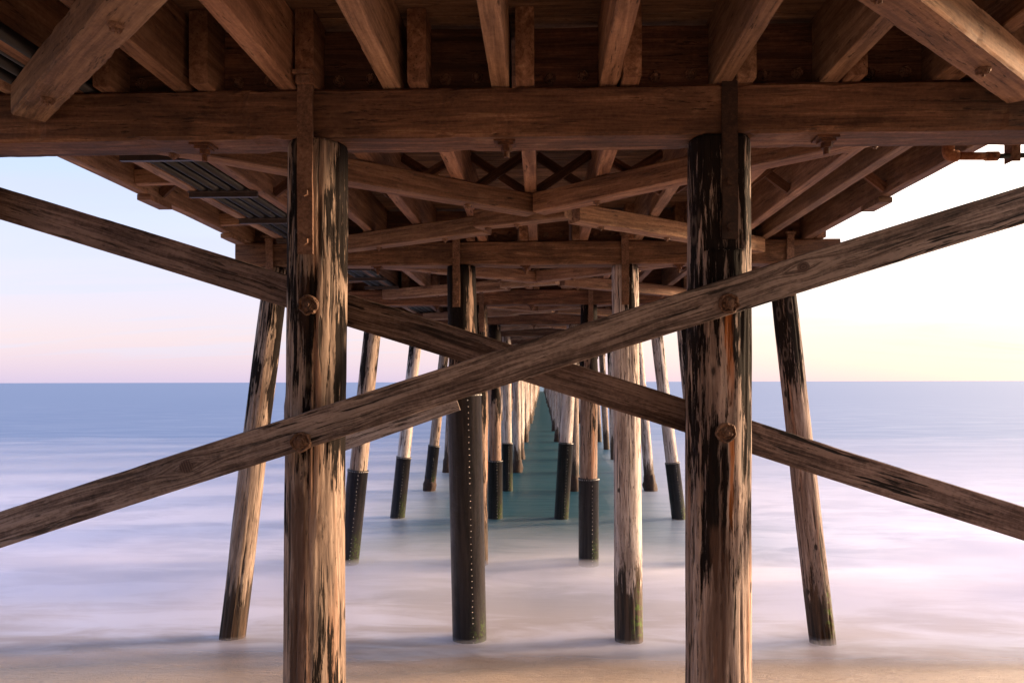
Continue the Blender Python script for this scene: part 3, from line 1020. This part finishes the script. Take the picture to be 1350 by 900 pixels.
def outer(n, ptop, pbase, **kw):
    a, b = at(ptop[0], ptop[1], by(n)), at(pbase[0], pbase[1], by(n))
    t = (CZ0 - a.z) / (b.z - a.z)
    u = (0 - a.z) / (b.z - a.z)
    return pile(n, a.x + (b.x - a.x) * t, a.x + (b.x - a.x) * u, **kw)


# bent 2
st2 = 'strap'
outer(2, (609, 380), (619, 838), r=0.195, mat='pile_tar', jk=3.45, seed=31, segs=48, rings=60, strp=(X(604, 360, 2), 0.92, st2, 0.20), label='log pile wrapped to its upper half in a smooth dark riveted sheet')
outer(2, (824, 380), (829, 838), r=0.180, mat='pile_weed', seed=37, segs=64, rings=90, strp=(X(822, 360, 2), 0.90, st2, 0.19), label='bleached log pile with green weed at its foot')
outer(2, (362, 380), (306, 836), r=0.165, mat='pile', seed=41, segs=64, rings=90, strp=(X(362, 340, 2), 0.8, st2, 0.18))
outer(2, (1032, 380), (1084, 843), r=0.160, mat='pile_dark', seed=43, segs=64, rings=90, strp=(X(1036, 340, 2), 0.8, st2, 0.17))
# bent 3
outer(3, (631, 430), (631, 740), r=0.18, mat='pile_tar', seed=51, strp=(X(636, 390, 3), 0.9, st2, 0.19))
outer(3, (776, 430), (776, 752), r=0.172, mat='pile_tar', jk=1.68, seed=53, segs=32, rings=40, strp=(X(778, 390, 3), 0.9, st2, 0.19))
outer(3, (489, 455), (459, 745), r=0.175, mat='pile', jk=1.85, seed=57, segs=32, rings=40)
outer(3, (905, 455), (932, 745), r=0.17, mat='pile_pale', seed=59)
# bent 4
outer(4, (652, 450), (653, 683), r=0.168, mat='pile_tar', jk=1.50, seed=61)
outer(4, (752, 480), (740, 683), r=0.165, mat='pile_pale', jk=1.98, seed=63)
outer(4, (546, 470), (524, 682), r=0.168, mat='pile_pale', jk=1.60, seed=67)
outer(4, (868, 460), (895, 682), r=0.162, mat='pile_pale', jk=1.46, seed=69)
# bent 5
outer(5, (668, 480), (669, 645), r=0.155, mat='pile_pale', jk=1.55, seed=71)
outer(5, (757, 480), (757, 645), r=0.155, mat='pile', seed=73, collar=True)
outer(5, (584, 480), (566, 643), r=0.165, mat='pile', jk=1.48, seed=77, collar=True)
outer(5, (842, 470), (857, 643), r=0.165, mat='pile_pale', seed=79, collar=True)
# bent 6
outer(6, (681, 490), (682, 620), r=0.16, mat='pile_pale', seed=81, collar=True)
outer(6, (747, 490), (748, 620), r=0.16, mat='pile_pale', seed=83, collar=True)
outer(6, (596, 490), (590, 620), r=0.16, mat='pile', seed=87, collar=True)
outer(6, (818, 480), (823, 620), r=0.16, mat='pile_pale', seed=89)
# farther bents: shared logs, individually set
far_mesh = {}
for v, mt in enumerate(('pile_pale', 'pile', 'pile_pale', 'pile_tar')):
    far_mesh[v] = pile_mesh(CZ0 - 0.001, 0.17, 0.165, M[mt], 90 + v, 14, 10, 0.03, -1.0)
crust_src = None
for n in range(7, NB + 1):
    for k, (a, b) in enumerate(((-1.02, -1.02), (1.02, 1.02), (-3.45, -3.78), (3.2, 3.45))):
        ja, jb = rnd.uniform(-0.06, 0.06), rnd.uniform(-0.10, 0.10)
        ax = Vector((a + ja - b - jb, 0, CZ0))
        mw = frame_z(Vector((b + jb, by(n) + rnd.uniform(-0.04, 0.04), 0)), ax) @ Matrix.Rotation(rnd.uniform(0, 6.28), 4, 'Z')
        o = link('pile', far_mesh[rnd.randrange(4)], pier, mw)
        if k < 2 and n % 2 and n < 14:
            o2 = [c for c in bpy.data.objects if c.name == 'barnacle_crust']
            c = link('barnacle_crust', o2[0].data, o, mw)

# --- the great cross braces of bent 1
yf = by(1) - 0.19 - 0.055
yb = by(1) + 0.19 + 0.055


def brace_px(name, a, b, y, mat, seed, label):
    p0, p1_ = at(a[0], a[1], y), at(b[0], b[1], y)
    d = (p1_ - p0).normalized()
    return timber(name, p0 - d * 0.9, p1_ + d * 0.9, 0.095, 0.212, mat, pier, seed, 2, label=label)


a0 = at(0, 700, yf)
knA = [((at(255, 630, yf) - a0).length + 0.9, 0.03, 0.055), ((at(1054, 350, yf) - a0).length + 0.9, 0.05, 0.045)]
M['brace_knotty'] = timber_mat('knotty_brace_timber', (0.028, 0.017, 0.015), (0.095, 0.060, 0.051), (0.24, 0.17, 0.15), 1.3, 1.0, 0.35, knA, line_scale=85)
brA = brace_px('cross_brace', (0, 700), (1350, 272), yf, M['brace_knotty'], 3, 'knotty dark cross brace bolted across the front of both piles')
brB = brace_px('cross_brace', (0, 270), (1350, 692), yb, M['brace'], 9, 'worn cross brace passing behind both piles')
for k, (px, py) in enumerate(((397, 582), (961, 400))):
    bolt_at(brA, at(px, py, yf - 0.05), k + 1)
# broken brace left on bent 2
q0, q1 = at(452, 584, by(2) - 0.25), at(604, 531, by(2) - 0.25)
timber('broken_brace', q0, q1, 0.09, 0.20, M['brace_pale'], pier, 15, 2, label='broken end of a bleached brace')

# --- small blocks beside and below the edge stringers
for (x, y, w) in ((-3.86, 6.95, 0.13), (-3.87, 8.75, 0.13), (3.42, 7.3, 0.13)):
    timber('packing_block', (x - w / 2, y, CZ1 - 0.029), (x + w / 2, y, CZ1 - 0.029), 0.40, 0.055, M['stringer'], pier, int(y * 10), 1)
for y in (6.55, 8.3, 11.4, 13.2):
    timber('spacer_block', (-3.82, y, CZ1 + 0.10), (-3.40, y + 0.1, CZ1 + 0.14), 0.10, 0.14, M['stringer'], pier, int(y * 10), 1)

# ------------------------------------------------------------------ pipes hung below the deck
ys = 5.55
hb = []
vs, fs = [], []
box_into(vs, fs, 0, 0.66, -0.02, 0.02, -0.05, 0.0)
box_into(vs, fs, 0, 0.66, -0.05, -0.02, -0.008, 0.0)
hme = mesh_of('hanger_bar', vs, fs, M['hanger'], smooth=False)
for k in range(12):
    y = 1.1 + k * 1.12
    link('hanger_bar', hme, pier, Matrix.Translation((-3.38, y, CZ1 - 0.004)))


def tube_mesh(L, r, mat, segs=14, rib=None):
    vs, fs = [], []
    n = 2 if not rib else int(L / rib)
    for i in range(n + 1):
        y = L * i / n
        for j in range(segs):
            a = 2 * math.pi * j / segs
            vs.append((r * math.cos(a), y, r * math.sin(a)))
    for i in range(n):
        for j in range(segs):
            j2 = (j + 1) % segs
            fs.append((i * segs + j2, i * segs + j, (i + 1) * segs + j, (i + 1) * segs + j2))
    fs.append(tuple(range(segs)))
    fs.append(tuple(n * segs + segs - 1 - j for j in range(segs)))
    return mesh_of('conduit', vs, fs, mat)


for k, (xx, r) in enumerate(((-3.24, 0.036), (-3.115, 0.042), (-2.99, 0.036), (-2.87, 0.042))):
    link('conduit', tube_mesh(48, r, M['pipe']), None, Matrix.Translation((xx, -1.0, CZ1 - 0.004 + r)),
         ('dark conduit on the hanger bars, next to the edge stringer', 'dark conduit on the hanger bars, second from the edge stringer',
          'dark conduit on the hanger bars, third from the edge stringer', 'dark conduit on the hanger bars, farthest from the edge stringer')[k], 'pipe', 'conduits under the deck')

# rusty pipe with elbow and clamp behind the near cap
pr = link('water_pipe', None, None, Matrix.Translation(at(1250, 195, 4.76)), 'short rusty pipe with elbow under the near cap beam', 'pipe')
wm = WM[pr.name]


def tube_path(name, pts, r, mat, parent, segs=14):
    vs, fs = [], []
    for i, p in enumerate(pts):
        d = (pts[min(i + 1, len(pts) - 1)] - pts[max(i - 1, 0)]).normalized()
        u = d.cross(Vector((0, 1, 0))).normalized()
        v = d.cross(u)
        for j in range(segs):
            a = 2 * math.pi * j / segs
            q = p + (u * math.cos(a) + v * math.sin(a)) * r
            vs.append(tuple(q))
    for i in range(len(pts) - 1):
        for j in range(segs):
            j2 = (j + 1) % segs
            fs.append((i * segs + j, i * segs + j2, (i + 1) * segs + j2, (i + 1) * segs + j))
    fs.append(tuple(segs - 1 - j for j in range(segs)))
    fs.append(tuple((len(pts) - 1) * segs + j for j in range(segs)))
    me = mesh_of(name, vs, fs, mat)
    return link(name, me, parent, Matrix.Identity(4))


yp = 4.78
c0, c1, c2, c3 = at(1250, 180, yp), at(1250, 206, yp), at(1314, 206, yp), at(1420, 203, yp)
el = [c0, c1 + Vector((0, 0, 0.035))]
for t in range(6):
    a = R(90 * t / 5)
    el.append(c1 + Vector((0.035 - 0.035 * math.cos(a), 0, 0.035 - 0.035 * math.sin(a))))
el.append(c1 + Vector((0.06, 0, 0)))
tube_path('elbow', el, 0.038, M['copper'], pr)
tube_path('pipe_run', [c1 + Vector((0.05, 0, 0)), c2], 0.026, M['copper'], pr)
tube_path('coupling', [c2 - Vector((0.07, 0, 0)), c2 + Vector((0.005, 0, 0))], 0.031, M['copper'], pr)
tube_path('thin_pipe', [c2, c3], 0.017, M['rod'], pr)
vs, fs = [], []
cc = at(1336, 199, yp)
box_into(vs, fs, cc.x - 0.028, cc.x + 0.028, yp - 0.03, yp - 0.022, cc.z - 0.075, cc.z + 0.10)
box_into(vs, fs, cc.x - 0.028, cc.x - 0.022, yp - 0.022, yp + 0.05, cc.z - 0.075, cc.z + 0.10)
box_into(vs, fs, cc.x - 0.008, cc.x + 0.008, yp - 0.040, yp - 0.03, cc.z + 0.015, cc.z + 0.031)
box_into(vs, fs, cc.x - 0.002, cc.x + 0.014, yp - 0.040, yp - 0.03, cc.z - 0.055, cc.z - 0.039)
link('clamp', mesh_of('clamp', vs, fs, M['strap'], smooth=False), pr, Matrix.Identity(4))

# weathered box slung between far piles
bx = link('landing_box', None, None, Matrix.Translation(at(694, 533, by(12))), 'small grey box fixed to a pile far down the channel', 'box')
q = at(694, 526, by(12))
vs, fs = [], []
box_into(vs, fs, q.x - 0.33, q.x + 0.33, q.y - 0.25, q.y + 0.25, q.z - 0.36, q.z + 0.30)
link('crate', mesh_of('crate', vs, fs, M['box'], False), bx, Matrix.Identity(4))
vs, fs = [], []
box_into(vs, fs, q.x - 0.38, q.x + 0.38, q.y - 0.30, q.y + 0.30, q.z + 0.30, q.z + 0.40)
link('lid', mesh_of('lid', vs, fs, M['box'], False), bx, Matrix.Identity(4))
